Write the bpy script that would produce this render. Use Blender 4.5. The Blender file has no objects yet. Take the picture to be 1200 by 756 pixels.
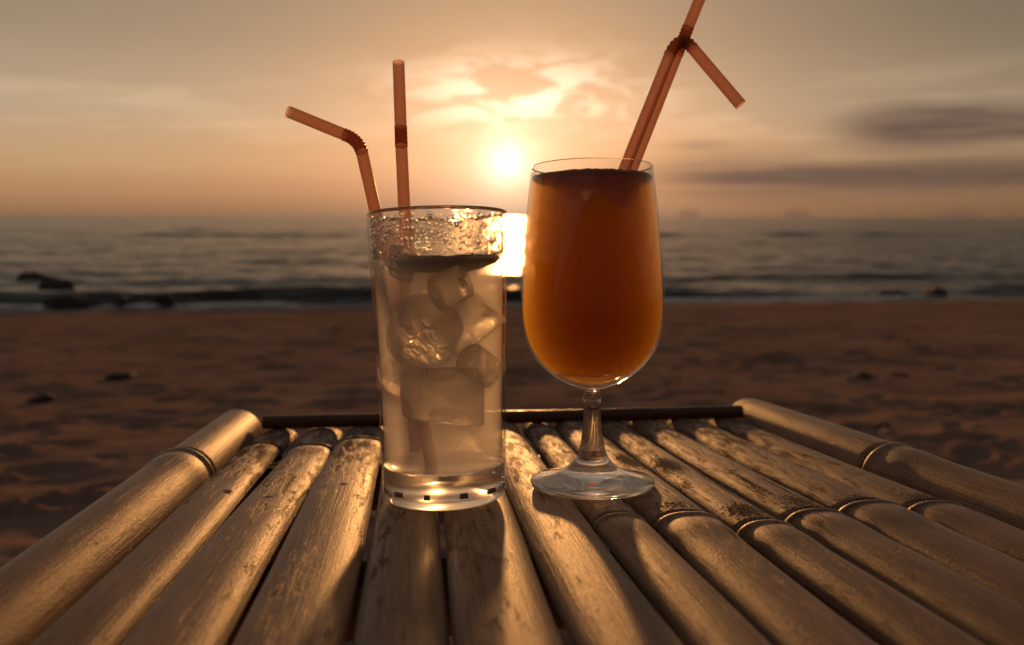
import bpy, bmesh, math, random
import numpy as np
from mathutils import Vector, Matrix
R = math.radians
random.seed(7)
rng = np.random.default_rng(11)
S = bpy.context.scene
COL = S.collection

# ------------------------------------------------------------------ camera
F, CW, CH = 1000.0, 1200.0, 756.0            # focal length and frame in photo pixels
CAM_Z = 1.236                                # metres above the sea
PITCH, ROLL = R(7.07), R(0.2)
_fw = Vector((0, math.cos(PITCH), -math.sin(PITCH)))
_up = Vector((0, math.sin(PITCH), math.cos(PITCH)))
_rt = Vector((1, 0, 0))
_rt, _up = math.cos(ROLL)*_rt + math.sin(ROLL)*_up, -math.sin(ROLL)*_rt + math.cos(ROLL)*_up
CAM = Vector((0, 0, CAM_Z))
cam = bpy.data.cameras.new('camera')
cam.sensor_width = 36.0
cam.lens = 36.0*F/CW
cam.clip_start, cam.clip_end = 0.01, 60000
cam.dof.use_dof = True
cam.dof.focus_distance = 0.405
cam.dof.aperture_fstop = 9.0
cam_o = bpy.data.objects.new('camera', cam)
COL.objects.link(cam_o)
m = Matrix.Identity(4)
for i in range(3):
    m[i][0], m[i][1], m[i][2], m[i][3] = _rt[i], _up[i], -_fw[i], CAM[i]
cam_o.matrix_world = m
S.camera = cam_o

def ray(px, py):
    return _rt*((px-600)/F) - _up*((py-378)/F) + _fw
def at(px, py, depth):
    return CAM + ray(px, py)*depth

# ------------------------------------------------------------------ node helpers
class N:
    """small wrapper to write node graphs as expressions"""
    def __init__(s, tree): s.t = tree
    def node(s, typ, **kw):
        n = s.t.nodes.new(typ)
        for k, v in kw.items(): setattr(n, k, v)
        return n
    def put(s, sock, v):
        if isinstance(v, bpy.types.NodeSocket): s.t.links.new(v, sock)
        elif v is not None: sock.default_value = v
    def m(s, op, a, b=None, c=None, clamp=False):
        n = s.node('ShaderNodeMath', operation=op, use_clamp=clamp)
        for i, v in enumerate((a, b, c)): s.put(n.inputs[i], v)
        return n.outputs[0]
    def ramp(s, fac, stops, mode='LINEAR'):
        n = s.node('ShaderNodeValToRGB'); cr = n.color_ramp; cr.interpolation = mode
        while len(cr.elements) < len(stops): cr.elements.new(0.5)
        for e, (p, c) in zip(cr.elements, stops):
            e.position = p; e.color = (*c, 1) if not isinstance(c, (int, float)) else (c, c, c, 1)
        s.put(n.inputs[0], fac); return n.outputs[0]
    def step(s, x, lo, hi, a=0.0, b=1.0):
        n = s.node('ShaderNodeMapRange', interpolation_type='SMOOTHSTEP')
        for i, v in enumerate((x, lo, hi, a, b)): s.put(n.inputs[i], v)
        return n.outputs[0]
    def mix(s, fac, a, b, mode='MIX'):
        n = s.node('ShaderNodeMix', data_type='RGBA', blend_type=mode)
        s.put(n.inputs[0], fac); s.put(n.inputs[6], col4(a)); s.put(n.inputs[7], col4(b))
        return n.outputs[2]
    def noise(s, vec, scale, detail=3.0, rough=0.5, out=0, dist=0.0):
        n = s.node('ShaderNodeTexNoise'); s.put(n.inputs['Vector'], vec)
        n.inputs['Scale'].default_value = scale; n.inputs['Detail'].default_value = detail
        n.inputs['Roughness'].default_value = rough; n.inputs['Distortion'].default_value = dist
        return n.outputs[out]
    def xyz(s, x, y, z):
        n = s.node('ShaderNodeCombineXYZ')
        for i, v in enumerate((x, y, z)): s.put(n.inputs[i], v)
        return n.outputs[0]
    def vmul(s, v, t):
        n = s.node('ShaderNodeVectorMath', operation='MULTIPLY'); s.put(n.inputs[0], v); n.inputs[1].default_value = t
        return n.outputs[0]
    def bump(s, h, strength, dist):
        n = s.node('ShaderNodeBump'); n.inputs['Strength'].default_value = strength
        n.inputs['Distance'].default_value = dist; s.put(n.inputs['Height'], h); return n.outputs[0]
def col4(c):
    return (*c, 1) if isinstance(c, tuple) and len(c) == 3 else c
def srgb(r, g, b):
    f = lambda c: (c/12.92 if c <= 0.04045 else ((c+0.055)/1.055)**2.4)
    return (f(r/255), f(g/255), f(b/255))

# ------------------------------------------------------------------ sky and sun
SUN_EL, SUN_AZ = R(3.58), R(-0.41)           # azimuth from +Y towards +X
sun_dir = Vector((math.sin(SUN_AZ)*math.cos(SUN_EL), math.cos(SUN_AZ)*math.cos(SUN_EL), math.sin(SUN_EL)))
W = bpy.data.worlds.new('World'); S.world = W; W.use_nodes = True
g = N(W.node_tree); W.node_tree.nodes.clear()
tc = g.node('ShaderNodeTexCoord')
sep = g.node('ShaderNodeSeparateXYZ'); g.put(sep.inputs[0], tc.outputs['Generated'])
el = g.m('MULTIPLY', g.m('ARCSINE', sep.outputs[2]), 57.2958)
az = g.m('MULTIPLY', g.m('ARCTAN2', sep.outputs[0], sep.outputs[1]), 57.2958)
dotn = g.node('ShaderNodeVectorMath', operation='DOT_PRODUCT'); g.put(dotn.inputs[0], tc.outputs['Generated'])
dotn.inputs[1].default_value = sun_dir
th = g.m('MULTIPLY', g.m('ARCCOSINE', g.m('MINIMUM', dotn.outputs['Value'], 0.9999999)), 57.2958)
sky = g.node('ShaderNodeTexSky', sky_type='NISHITA')
sky.sun_disc = False; sky.sun_elevation = SUN_EL; sky.sun_rotation = SUN_AZ
sky.air_density = 1.6; sky.dust_density = 4.0; sky.ozone_density = 0.6
# the hazy dusk air: warm bands over the horizon, by elevation
haze = g.ramp(g.m('DIVIDE', el, 90.0, clamp=True), [
    (0.0, srgb(158, 118, 86)), (1.3/90, srgb(188, 142, 104)), (3.5/90, srgb(201, 167, 130)), (6.5/90, srgb(190, 170, 146)),
    (11/90, srgb(156, 142, 124)), (15/90, srgb(140, 130, 116)), (30/90, srgb(138, 134, 130)), (1.0, srgb(132, 132, 135))])
nish = g.mix(1.0, sky.outputs[0], (0.10, 0.085, 0.07), 'MULTIPLY')
base = g.mix(0.18, haze, nish)
# thin veil towards the north-west dims that side
veil = g.step(az, 4.0, 34.0, 1.0, 0.66)
base = g.mix(1.0, base, g.xyz(veil, g.m('MULTIPLY', veil, 0.985), g.m('MULTIPLY', veil, 0.95)), 'MULTIPLY')
# at dusk the sky away from the sun is dimmer and cooler
away = g.step(th, 25.0, 120.0)
base = g.mix(away, base, g.mix(1.0, base, (0.55, 0.57, 0.62), 'MULTIPLY'))
# aureole round the sun
def expf(k): return g.m('EXPONENT', g.m('MULTIPLY', th, -1.0/k))
glow_n = g.m('EXPONENT', g.m('MULTIPLY', g.m('POWER', g.m('DIVIDE', th, 1.3), 2.0), -1.0))
def addc(a, fac, c):
    return g.mix(1.0, a, g.mix(fac, (0, 0, 0), c), 'ADD')
base = addc(base, g.m('MULTIPLY', expf(2.4), 1.0), (0.86, 0.75, 0.53))
base = addc(base, g.m('MULTIPLY', expf(8.0), 1.0), (0.17, 0.150, 0.112))
# clouds
cv = g.xyz(g.m('MULTIPLY', az, 0.20), g.m('MULTIPLY', el, 0.75), 0.0)
wisp = g.noise(cv, 0.85, 7.0, 0.66, dist=0.9)
def gauss(x, c, w):
    d = g.m('DIVIDE', g.m('SUBTRACT', x, c), w); return g.m('EXPONENT', g.m('MULTIPLY', g.m('MULTIPLY', d, d), -1.0))
w_mask = g.m('MULTIPLY', gauss(az, 0.5, 6.5), gauss(el, 8.0, 2.0))
w_fac = g.m('MULTIPLY', g.step(wisp, 0.45, 0.56), w_mask)
base = addc(base, w_fac, (0.72, 0.62, 0.47))
# pale streaks
st = g.noise(g.xyz(g.m('MULTIPLY', az, 0.05), g.m('MULTIPLY', el, 0.42), 3.3), 1.5, 5.0, 0.55, dist=0.5)
s_fac = g.m('MULTIPLY', g.step(st, 0.47, 0.70), g.m('MULTIPLY', g.step(el, 2.0, 5.0), g.step(el, 10.5, 6.5)))
base = addc(base, g.m('MULTIPLY', s_fac, 0.45), (0.22, 0.165, 0.10))
# low dark stratus on the right, its layers thinning to the left
dk = g.noise(g.xyz(g.m('MULTIPLY', az, 0.045), g.m('MULTIPLY', el, 0.55), 9.1), 1.7, 5.0, 0.55, dist=0.3)
b1 = g.m('MULTIPLY', gauss(el, g.m('ADD', 2.5, g.m('MULTIPLY', g.m('SUBTRACT', dk, 0.5), 2.0)), 1.15), g.step(az, 5.0, 15.0))
b2 = g.m('MULTIPLY', gauss(el, g.m('ADD', 5.3, g.m('MULTIPLY', g.m('SUBTRACT', dk, 0.5), 2.6)), 0.95), g.step(az, 18.0, 25.0))
b3 = g.m('MULTIPLY', gauss(el, 4.6, 0.32), gauss(az, 12.0, 2.0))
b4 = g.m('MULTIPLY', g.m('MULTIPLY', gauss(el, 0.15, 0.33), g.step(g.noise(g.xyz(az, 0, 0), 0.31, 2.0), 0.50, 0.58)), g.step(az, 4.0, 9.0))
dark = g.m('ADD', g.m('ADD', g.m('MULTIPLY', b1, 0.85), g.m('MULTIPLY', b2, 1.0)), g.m('ADD', g.m('MULTIPLY', b3, 0.4), g.m('MULTIPLY', b4, 0.45)), clamp=True)
dark = g.m('MULTIPLY', dark, g.step(dk, 0.25, 0.5, 0.55, 1.0))
base = g.mix(dark, base, srgb(98, 78, 70))
# the sun's blurred disc behind thin cloud
base = addc(base, glow_n, (0.48, 0.46, 0.40))
low = g.step(el, -0.3, -3.0)
base = g.mix(low, base, srgb(70, 52, 40))
bg = g.node('ShaderNodeBackground'); g.put(bg.inputs[0], base); bg.inputs[1].default_value = 1.0
wo = g.node('ShaderNodeOutputWorld'); g.put(wo.inputs[0], bg.outputs[0])

sl = bpy.data.lights.new('sun', 'SUN'); sl.energy = 3.7; sl.angle = R(1.6); sl.color = (1.0, 0.44, 0.13)
so = bpy.data.objects.new('sun', sl); COL.objects.link(so)
so.rotation_euler = sun_dir.to_track_quat('Z', 'Y').to_euler()

S.view_settings.view_transform = 'Standard'; S.view_settings.look = 'None'
S.view_settings.exposure = 0.0; S.view_settings.gamma = 1.0
cy = S.cycles
cy.use_denoising = True
cy.max_bounces = 18; cy.transparent_max_bounces = 24; cy.transmission_bounces = 12; cy.volume_bounces = 14
cy.diffuse_bounces = 4; cy.glossy_bounces = 6
cy.sample_clamp_indirect = 6.0; cy.sample_clamp_direct = 0.0
cy.blur_glossy = 0.5

# ------------------------------------------------------------------ object helpers
def mat(name):
    M = bpy.data.materials.new(name); M.use_nodes = True; M.node_tree.nodes.clear()
    k = N(M.node_tree); k.out = k.node('ShaderNodeOutputMaterial'); return M, k
def principled(k, **kw):
    n = k.node('ShaderNodeBsdfPrincipled')
    for key, v in kw.items(): k.put(n.inputs[key.replace('_', ' ')], col4(v))
    return n
def mesh_obj(name, verts, faces, material, parent=None, smooth=True, attrs=None, sharp=None):
    me = bpy.data.meshes.new(name)
    me.from_pydata([tuple(v) for v in verts], [], [tuple(f) for f in faces]); me.validate(); me.update()
    if attrs:
        for an, vals in attrs.items():
            a = me.attributes.new(an, 'FLOAT', 'POINT'); a.data.foreach_set('value', np.asarray(vals, dtype=np.float32))
    me.polygons.foreach_set('use_smooth', [smooth]*len(me.polygons))
    if material: me.materials.append(material)
    if sharp:
        me.set_sharp_from_angle(angle=R(sharp))
    o = bpy.data.objects.new(name, me); COL.objects.link(o)
    if parent: o.parent = parent
    return o
def grid_mesh(name, X, Y, Z, material, attrs=None):
    r, c = X.shape
    V = np.stack([X, Y, Z], -1).reshape(-1, 3).astype(np.float32)
    idx = np.arange(r*c).reshape(r, c)
    q = np.stack([idx[:-1, :-1], idx[:-1, 1:], idx[1:, 1:], idx[1:, :-1]], -1).reshape(-1, 4).astype(np.int32)
    me = bpy.data.meshes.new(name)
    me.vertices.add(len(V)); me.vertices.foreach_set('co', V.ravel())
    me.loops.add(q.size); me.loops.foreach_set('vertex_index', q.ravel())
    me.polygons.add(len(q)); me.polygons.foreach_set('loop_start', np.arange(0, q.size, 4, dtype=np.int32))
    me.update(calc_edges=True); me.validate()
    me.polygons.foreach_set('use_smooth', [True]*len(me.polygons))
    if attrs:
        for an, vals in attrs.items():
            a = me.attributes.new(an, 'FLOAT', 'POINT'); a.data.foreach_set('value', vals.ravel().astype(np.float32))
    me.materials.append(material)
    o = bpy.data.objects.new(name, me); COL.objects.link(o); return o
def empty(name, mw):
    o = bpy.data.objects.new(name, None); COL.objects.link(o); o.matrix_world = mw; o.empty_display_size = 0.02; return o
def tag(o, label, cat, group=None, kind=None):
    o['label'] = label
    if cat: o['category'] = cat
    if group: o['group'] = group
    if kind: o['kind'] = kind
    return o
def lathe(prof, seg=96, close_start=False, close_end=False):
    """profile [(r, z)] revolved about Z; winding outward when the profile runs upward on the outside"""
    V, Fc = [], []
    for r, z in prof:
        for i in range(seg):
            a = 2*math.pi*i/seg; V.append((r*math.cos(a), r*math.sin(a), z))
    for j in range(len(prof)-1):
        for i in range(seg):
            i2 = (i+1) % seg
            Fc.append((j*seg+i, j*seg+i2, (j+1)*seg+i2, (j+1)*seg+i))
    if close_start:
        V.append((0, 0, prof[0][1])); c = len(V)-1
        for i in range(seg): Fc.append((c, (i+1) % seg, i))
    if close_end:
        V.append((0, 0, prof[-1][1])); c = len(V)-1; b = (len(prof)-1)*seg
        for i in range(seg): Fc.append((c, b+i, b+(i+1) % seg))
    return V, Fc
def smooth_prof(pts, n=8):
    """Catmull-Rom through profile points"""
    out = []
    P = [pts[0]] + list(pts) + [pts[-1]]
    for i in range(1, len(P)-2):
        p0, p1, p2, p3 = (np.array(P[i+d], float) for d in (-1, 0, 1, 2))
        for j in range(n):
            t = j/n
            out.append(tuple(0.5*((2*p1)+(-p0+p2)*t+(2*p0-5*p1+4*p2-p3)*t*t+(-p0+3*p1-3*p2+p3)*t**3)))
    out.append(tuple(pts[-1])); return [(max(r, 0.0), z) for r, z in out]
def tube(path, radii, seg=20, thick=0.0, caps=False):
    path = [Vector(p) for p in path]; V, Fc = [], []
    n = len(path)
    tang = [(path[min(i+1, n-1)]-path[max(i-1, 0)]).normalized() for i in range(n)]
    a = Vector((0.0, 0.0, 1.0)) if abs(tang[0].z) < 0.9 else Vector((0, 1, 0))
    nx = tang[0].cross(a).normalized()
    fr = []
    for t in tang:
        nx = (nx - t*nx.dot(t)).normalized(); fr.append((nx.copy(), t.cross(nx)))
    def ring(k, dr):
        for i in range(n):
            r = (radii[i] if hasattr(radii, '__len__') else radii) + dr
            for s in range(seg):
                th_ = 2*math.pi*s/seg
                V.append(path[i]+fr[i][0]*(r*math.cos(th_))+fr[i][1]*(r*math.sin(th_)))
    ring(0, 0.0)
    def quads(b, flip):
        for i in range(n-1):
            for s in range(seg):
                s2 = (s+1) % seg; q = (b+i*seg+s, b+i*seg+s2, b+(i+1)*seg+s2, b+(i+1)*seg+s)
                Fc.append(q[::-1] if flip else q)
    quads(0, False)
    if thick:
        ring(1, -thick); b = n*seg; quads(b, True)
        for s in range(seg):
            s2 = (s+1) % seg
            Fc.append((s2, s, b+s, b+s2)); e = (n-1)*seg
            Fc.append((e+s, e+s2, b+e+s2, b+e+s))
    elif caps:
        Fc.append(tuple(range(seg))[::-1]); Fc.append(tuple((n-1)*seg+s for s in range(seg)))
    return V, Fc
# hashed value noise for shaping meshes
def _h(ix, iy, seed):
    n = (ix*374761393 + iy*668265263 + seed*982451653) & 0xFFFFFFFF
    n = ((n ^ (n >> 13))*1274126177) & 0xFFFFFFFF
    return ((n ^ (n >> 16)) & 0xFFFF)/65535.0
def vnoise(x, y, seed=0):
    x = np.asarray(x, float); y = np.asarray(y, float)
    ix = np.floor(x).astype(np.int64); iy = np.floor(y).astype(np.int64)
    fx = x-ix; fy = y-iy; fx = fx*fx*fx*(fx*(fx*6-15)+10); fy = fy*fy*fy*(fy*(fy*6-15)+10)
    a, b, c, d = _h(ix, iy, seed), _h(ix+1, iy, seed), _h(ix, iy+1, seed), _h(ix+1, iy+1, seed)
    return (a*(1-fx)+b*fx)*(1-fy)+(c*(1-fx)+d*fx)*fy - 0.5
def fbm(x, y, seed=0, octv=4, gain=0.5):
    s = 0; a = 1.0
    for o in range(octv): s = s + a*vnoise(x*2**o, y*2**o, seed+o*17); a *= gain
    return s
def sstep(x, a, b):
    t = np.clip((x-a)/(b-a), 0, 1); return t*t*(3-2*t)

# ------------------------------------------------------------------ beach and sea
SLOPE, SHEAR, SHORE = 0.053, 0.153, 12.0
def sstep(x, a, b):
    t = np.clip((x-a)/(b-a), 0, 1); return t*t*(3-2*t)
def sand_h(x, y):
    s = y - SHEAR*x
    z = SLOPE*(SHORE - s)
    z = np.where(s < -4, SLOPE*(SHORE+4) + 7.0*sstep(-4-s, 0, 11), z)   # unseen bank added behind the camera to block sky fill and glass reflections
    return np.maximum(z, -1.6)
xs = np.concatenate([[-400, -150, -70, -40, -28], np.sinh(np.linspace(-3.4, 3.4, 760))*1.25/1.0*0.9, [28, 40, 70, 150, 400]])
xs = np.unique(np.round(xs, 5))
ys = np.concatenate([[-200, -120, -70, -45, -38, -34, -30, -26, -22, -18, -14, -11, -9, -7, -5, -3, -2, -1.2, -0.6, -0.2], 0.1+np.cumsum(np.linspace(0.011, 0.045, 470)), [14.0, 15, 17, 20, 26, 40]])
ys = ys[(ys < 13.6) | (ys >= 14)]
X, Y = np.meshgrid(xs, ys)
s_ = Y - SHEAR*X
rough = sstep(s_, 11.6, 7.0)*(0.35+0.65*sstep(s_, 7.5, 2.0))
Z = sand_h(X, Y)
wx = X + 0.25*fbm(X*1.1, Y*1.1, 5); wy = Y + 0.25*fbm(X*1.1, Y*1.1, 9)
Z = Z + rough*(0.030*fbm(wx*1.3, wy*1.9, 21, 3) + 0.016*fbm(wx*4.0, wy*5.0, 31, 3))
# trampled hollows and footprints
fp = np.random.default_rng(4)
for k in range(800):
    yy = fp.uniform(0.5, 9.0); xx = fp.uniform(-0.8, 0.8)*(yy+1.2); a = fp.uniform(-0.9, 0.9) + 0.3
    L = fp.uniform(0.05, 0.13); Wd = L*fp.uniform(0.38, 0.6); dep = fp.uniform(0.006, 0.019)*(1-0.55*sstep(yy, 5, 9))*(1+1.1*sstep(yy, 3.5, 1.5))
    jx = (xs > xx-0.5) & (xs < xx+0.5); jy = (ys > yy-0.5) & (ys < yy+0.5)
    ii = np.ix_(np.where(jy)[0], np.where(jx)[0])
    dx, dy = X[ii]-xx, Y[ii]-yy
    p = (dx*math.cos(a)+dy*math.sin(a))/L; q = (-dx*math.sin(a)+dy*math.cos(a))/Wd
    d = np.sqrt(p*p+q*q)
    Z[ii] += -dep*np.exp(-(d**4)) + 0.45*dep*np.exp(-((d-1.35)/0.28)**2)
SM, k = mat('sand')
tcs = k.node('ShaderNodeTexCoord'); pos = tcs.outputs['Object']
n1 = k.noise(pos, 1.6, 4); n2 = k.noise(pos, 55.0, 4, 0.7); n3 = k.noise(pos, 420.0, 2)
sc_ = k.ramp(n1, [(0.3, (0.172, 0.108, 0.083)), (0.7, (0.250, 0.162, 0.126))])
sc_ = k.mix(k.m('MULTIPLY', k.step(k.noise(k.vmul(pos, (1.0, 0.6, 1.0)), 9.0, 5, 0.7), 0.50, 0.68), 0.45), sc_, (0.075, 0.046, 0.034))
sc_ = k.mix(k.step(n2, 0.62, 0.8), sc_, (0.08, 0.05, 0.034))
sxyz = k.node('ShaderNodeSeparateXYZ'); k.put(sxyz.inputs[0], pos)
shore_s = k.m('SUBTRACT', sxyz.outputs[1], k.m('MULTIPLY', sxyz.outputs[0], SHEAR))
wet = k.step(k.m('ADD', shore_s, k.m('MULTIPLY', n1, 0.8)), 11.7, 12.5)
sc_ = k.mix(wet, sc_, (0.075, 0.046, 0.031))
hh = k.m('ADD', k.m('MULTIPLY', n2, 0.7), k.m('MULTIPLY', n3, 0.25))
sp = principled(k, Base_Color=sc_, Roughness=k.m('SUBTRACT', 0.92, k.m('MULTIPLY', wet, 0.62)), Normal=k.bump(hh, 0.6, 0.012))
k.put(sp.inputs['Specular IOR Level'], k.m('MULTIPLY', wet, 0.4))
k.put(k.out.inputs[0], sp.outputs[0])
sand = grid_mesh('sand', X, Y, Z, SM); sand['kind'] = 'structure'
sand['label'] = 'brown trampled beach sand sloping down to the water'

# sea: rows follow the shore, swell ridges parallel to it
tt = np.concatenate([[-9, -5, -3, -2, -1.5], np.linspace(-1.1, 1.1, 430), [1.5, 2, 3, 5, 9]])
rr = [10.6]
while rr[-1] < 26000: rr.append(rr[-1]*(1.0052 if rr[-1] < 95 else 1.07))
rr = np.array(rr)
T, RR = np.meshgrid(tt, rr)
X = RR*T; Y = RR + SHEAR*np.clip(X, -40, 40)*np.exp(-np.maximum(RR-12, 0)/300)
s_ = Y - SHEAR*X
s_ = RR
nf = np.exp(-RR/120)
wob = 1.4*fbm(X*0.09, s_*0.05, 3, 3)
Zw = 0.065*fbm(X*1.1, s_*2.0, 61, 4)*np.exp(-RR/60) + 0.06*fbm(X*0.35, s_*0.9, 71, 3)*np.exp(-RR/150)
for s0, hgt, wd, sd in ((12.95, 0.15, 0.24, 1), (14.2, 0.04, 0.35, 2), (16.2, 0.12, 0.42, 3), (19.5, 0.05, 0.6, 4), (24, 0.06, 0.8, 5), (31, 0.06, 1.0, 6), (40, 0.08, 1.3, 7), (54, 0.26, 1.8, 8), (72, 0.2, 2.2, 9)):
    amp = hgt*np.clip(0.75 + 1.3*fbm(X*0.16+sd*5, s_*0.02, 90+sd, 3), 0.12, 1.5)
    d = s_ - s0 - wob*(0.22 if s0 < 14 else 0.5+0.01*s0) - 0.3*fbm(X*0.5, s_*0.1, 120+sd, 2)
    w_ = np.where(d < 0, wd*0.62, wd*1.6)
    Zw = Zw + amp*np.exp(-(d/w_)**2)
Zw = Zw*sstep(s_, 11.7, 12.6)
WM, k = mat('sea_water')
tcs = k.node('ShaderNodeTexCoord'); pos = tcs.outputs['Object']
wn1 = k.noise(k.vmul(pos, (0.55, 1.9, 1.0)), 2.0, 4, 0.6); wn2 = k.noise(k.vmul(pos, (0.05, 0.22, 1.0)), 1.0, 4, 0.6)
wn3 = k.noise(k.vmul(pos, (1.0, 2.2, 1.0)), 9.0, 3, 0.6)
hh = k.m('ADD', k.m('ADD', k.m('MULTIPLY', wn1, 0.12), k.m('MULTIPLY', wn2, 0.9)), k.m('MULTIPLY', wn3, 0.03))
wn4 = k.noise(k.vmul(pos, (0.55, 0.75, 1.0)), 1.0, 3, 0.6); wn5 = k.noise(k.vmul(pos, (0.10, 0.11, 1.0)), 1.0, 4, 0.65)
hh = k.m('ADD', hh, k.m('ADD', k.m('MULTIPLY', wn4, 0.6), k.m('MULTIPLY', wn5, 2.0)))
wp = principled(k, Base_Color=(0.060, 0.062, 0.060), Roughness=0.19, IOR=1.33, Normal=k.bump(hh, 1.0, 1.0))
k.put(k.out.inputs[0], wp.outputs[0])
sea = grid_mesh('sea', X, Y, Zw, WM); sea['kind'] = 'structure'
sea['label'] = 'grey evening sea with low swell reaching the horizon'

# foam along the wash
FM, k = mat('foam')
tcs = k.node('ShaderNodeTexCoord')
fn = k.noise(tcs.outputs['Object'], 14.0, 4, 0.6)
fp_ = principled(k, Base_Color=k.ramp(fn, [(0.35, (0.34, 0.31, 0.28)), (0.65, (0.72, 0.69, 0.65))]), Roughness=0.6, Normal=k.bump(fn, 0.7, 0.02))
k.put(k.out.inputs[0], fp_.outputs[0])
fx = np.linspace(-16, 18, 700)
V, Fc = [], []
for s0, wmax, sd, zz in ((12.20, 0.13, 1, 0.012), (13.35, 0.07, 2, 0.07)):
    c = s0 + 0.7*fbm(fx*0.25, fx*0+sd, 200+sd, 4)*0.55
    wd = wmax*np.clip(0.30+1.6*fbm(fx*0.8, fx*0+3*sd, 210+sd, 4), 0.0, 1.0)
    b = len(V)
    for x, cc, w in zip(fx, c, wd):
        for e, h in ((-1, 0), (0, 0.035), (1, 0)): V.append((x, SHEAR*x+cc+e*w, zz+h*min(1, w/0.08)))
    for i in range(len(fx)-1):
        if wd[i] > 0.01 or wd[i+1] > 0.01:
            for e in (0, 1): Fc.append((b+i*3+e, b+(i+1)*3+e, b+(i+1)*3+e+1, b+i*3+e+1))
foam = mesh_obj('foam', V, Fc, FM); tag(foam, 'pale foam lying along the waterline', 'foam', kind='stuff')

# ------------------------------------------------------------------ rocks
RM, k = mat('wet_rock')
tcs = k.node('ShaderNodeTexCoord'); rn = k.noise(tcs.outputs['Object'], 7.0, 5, 0.6)
rp = principled(k, Base_Color=k.ramp(rn, [(0.3, (0.022, 0.019, 0.017)), (0.7, (0.075, 0.062, 0.052))]), Roughness=0.85, Normal=k.bump(rn, 0.8, 0.05)); rp.inputs['Specular IOR Level'].default_value = 0.15
k.put(k.out.inputs[0], rp.outputs[0])
def rock(name, loc, size, seed, material):
    bm = bmesh.new(); bmesh.ops.create_icosphere(bm, subdivisions=4, radius=1.0)
    r_ = random.Random(seed); offs = [Vector((r_.gauss(0, 1), r_.gauss(0, 1), r_.gauss(0, 1))).normalized() for _ in range(16)]
    cut = [r_.uniform(0.62, 1.0) for _ in offs]
    for v in bm.verts:
        p = v.co.normalized(); rad = 1.0
        for o_, c_ in zip(offs, cut):
            d = p.dot(o_)
            if d > 0.05: rad = min(rad, c_/d)
        n_ = float(fbm(np.array(p.x*3+seed), np.array(p.y*3+p.z*2.3), seed, 3))
        v.co = p*rad*(1+0.14*n_)
        v.co.x *= size[0]; v.co.y *= size[1]; v.co.z *= size[2]
    me = bpy.data.meshes.new(name); bm.to_mesh(me); bm.free(); me.materials.append(material)
    me.polygons.foreach_set('use_smooth', [True]*len(me.polygons))
    o = bpy.data.objects.new(name, me); COL.objects.link(o); o.location = loc; o.rotation_euler.z = seed*0.7; return o
def ground_at(px, py, level=None):
    """where the pixel's ray meets the sea (level) or the sand slope"""
    r = ray(px, py)
    if level is not None: t = (level-CAM_Z)/r.z; return CAM + r*t
    t = 0.3
    for _ in range(4000):
        p = CAM + r*t
        if p.z < float(sand_h(np.array(p.x), np.array(p.y))): return p
        t += 0.005
    return CAM + r*t
for px, py, sx, sz, lab in (
    (80, 359, 0.46, 0.22, 'long flat dark rock in the wash beside two smaller rocks'),
    (147, 359, 0.28, 0.19, 'low dark rock at the waterline between a long flat rock and a stub'),
    (192, 359, 0.25, 0.18, 'stubby dark rock ending the row of three in the wash'),
    (68, 340, 0.34, 0.20, 'dark rock awash behind the row of three waterline rocks'),
    (40, 328, 0.42, 0.18, 'dark rock farthest out in the swell, beyond the row of waterline rocks'),
    (1093, 346, 0.28, 0.15, 'peaked dark rock standing alone in the swell'),
    (1050, 348, 0.34, 0.10, 'low flat dark rock awash beside a peaked rock')):
    p = ground_at(px, py, 0.0)
    o = rock('rock', (p.x, p.y, 0.0), (sx, sx*0.7, sz), int(px), RM); tag(o, lab, 'rock', 'dark rocks in the wash')
for px, py, sx, lab in (
    (142, 443, 0.085, 'wide dark stone half sunk in flat sand'),
    (48, 468, 0.060, 'small dark stone lying near a wide half-sunk stone on the sand'),
    (1055, 440, 0.055, 'upright dark stone on the open sand'),
    (1010, 440, 0.055, 'flat dark stone lying next to an upright stone on the sand'),
    (395, 385, 0.050, 'tiny dark stone on the smooth sand close to the water'),
    (1035, 500, 0.045, 'dark stone on trampled sand just behind the bamboo table')):
    p = ground_at(px, py)
    o = rock('stone', (p.x, p.y, p.z-0.005), (sx, sx*0.8, sx*0.45), int(px)+3, RM); tag(o, lab, 'stone', 'dark stones on the sand')

# ------------------------------------------------------------------ bamboo table
TU = ray(488, 345).normalized()                                   # along the slats, towards the sea
TV = Vector((math.cos(R(0.7)), 0, math.sin(R(0.7)))); TV = (TV - TU*TU.dot(TV)).normalized()
TN = TV.cross(TU)
TO = CAM + ray(694, 570)*0.43                                     # where the goblet stands: level of the slat tops
def frame(u, v, h=0.0, lean=0.0):
    mw = Matrix.Identity(4); o = TO + TU*u + TV*v + TN*h
    x, y, z = TV.copy(), TU.copy(), TN.copy()
    if lean:
        rot = Matrix.Rotation(lean, 3, TU); x = rot @ x; z = rot @ z
    for i in range(3): mw[i][0], mw[i][1], mw[i][2], mw[i][3] = x[i], y[i], z[i], o[i]
    return mw
TM = frame(0, 0)
table = empty('bamboo_table', TM)
tag(table, 'low weathered bamboo slat table standing on the sand', 'table')

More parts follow.
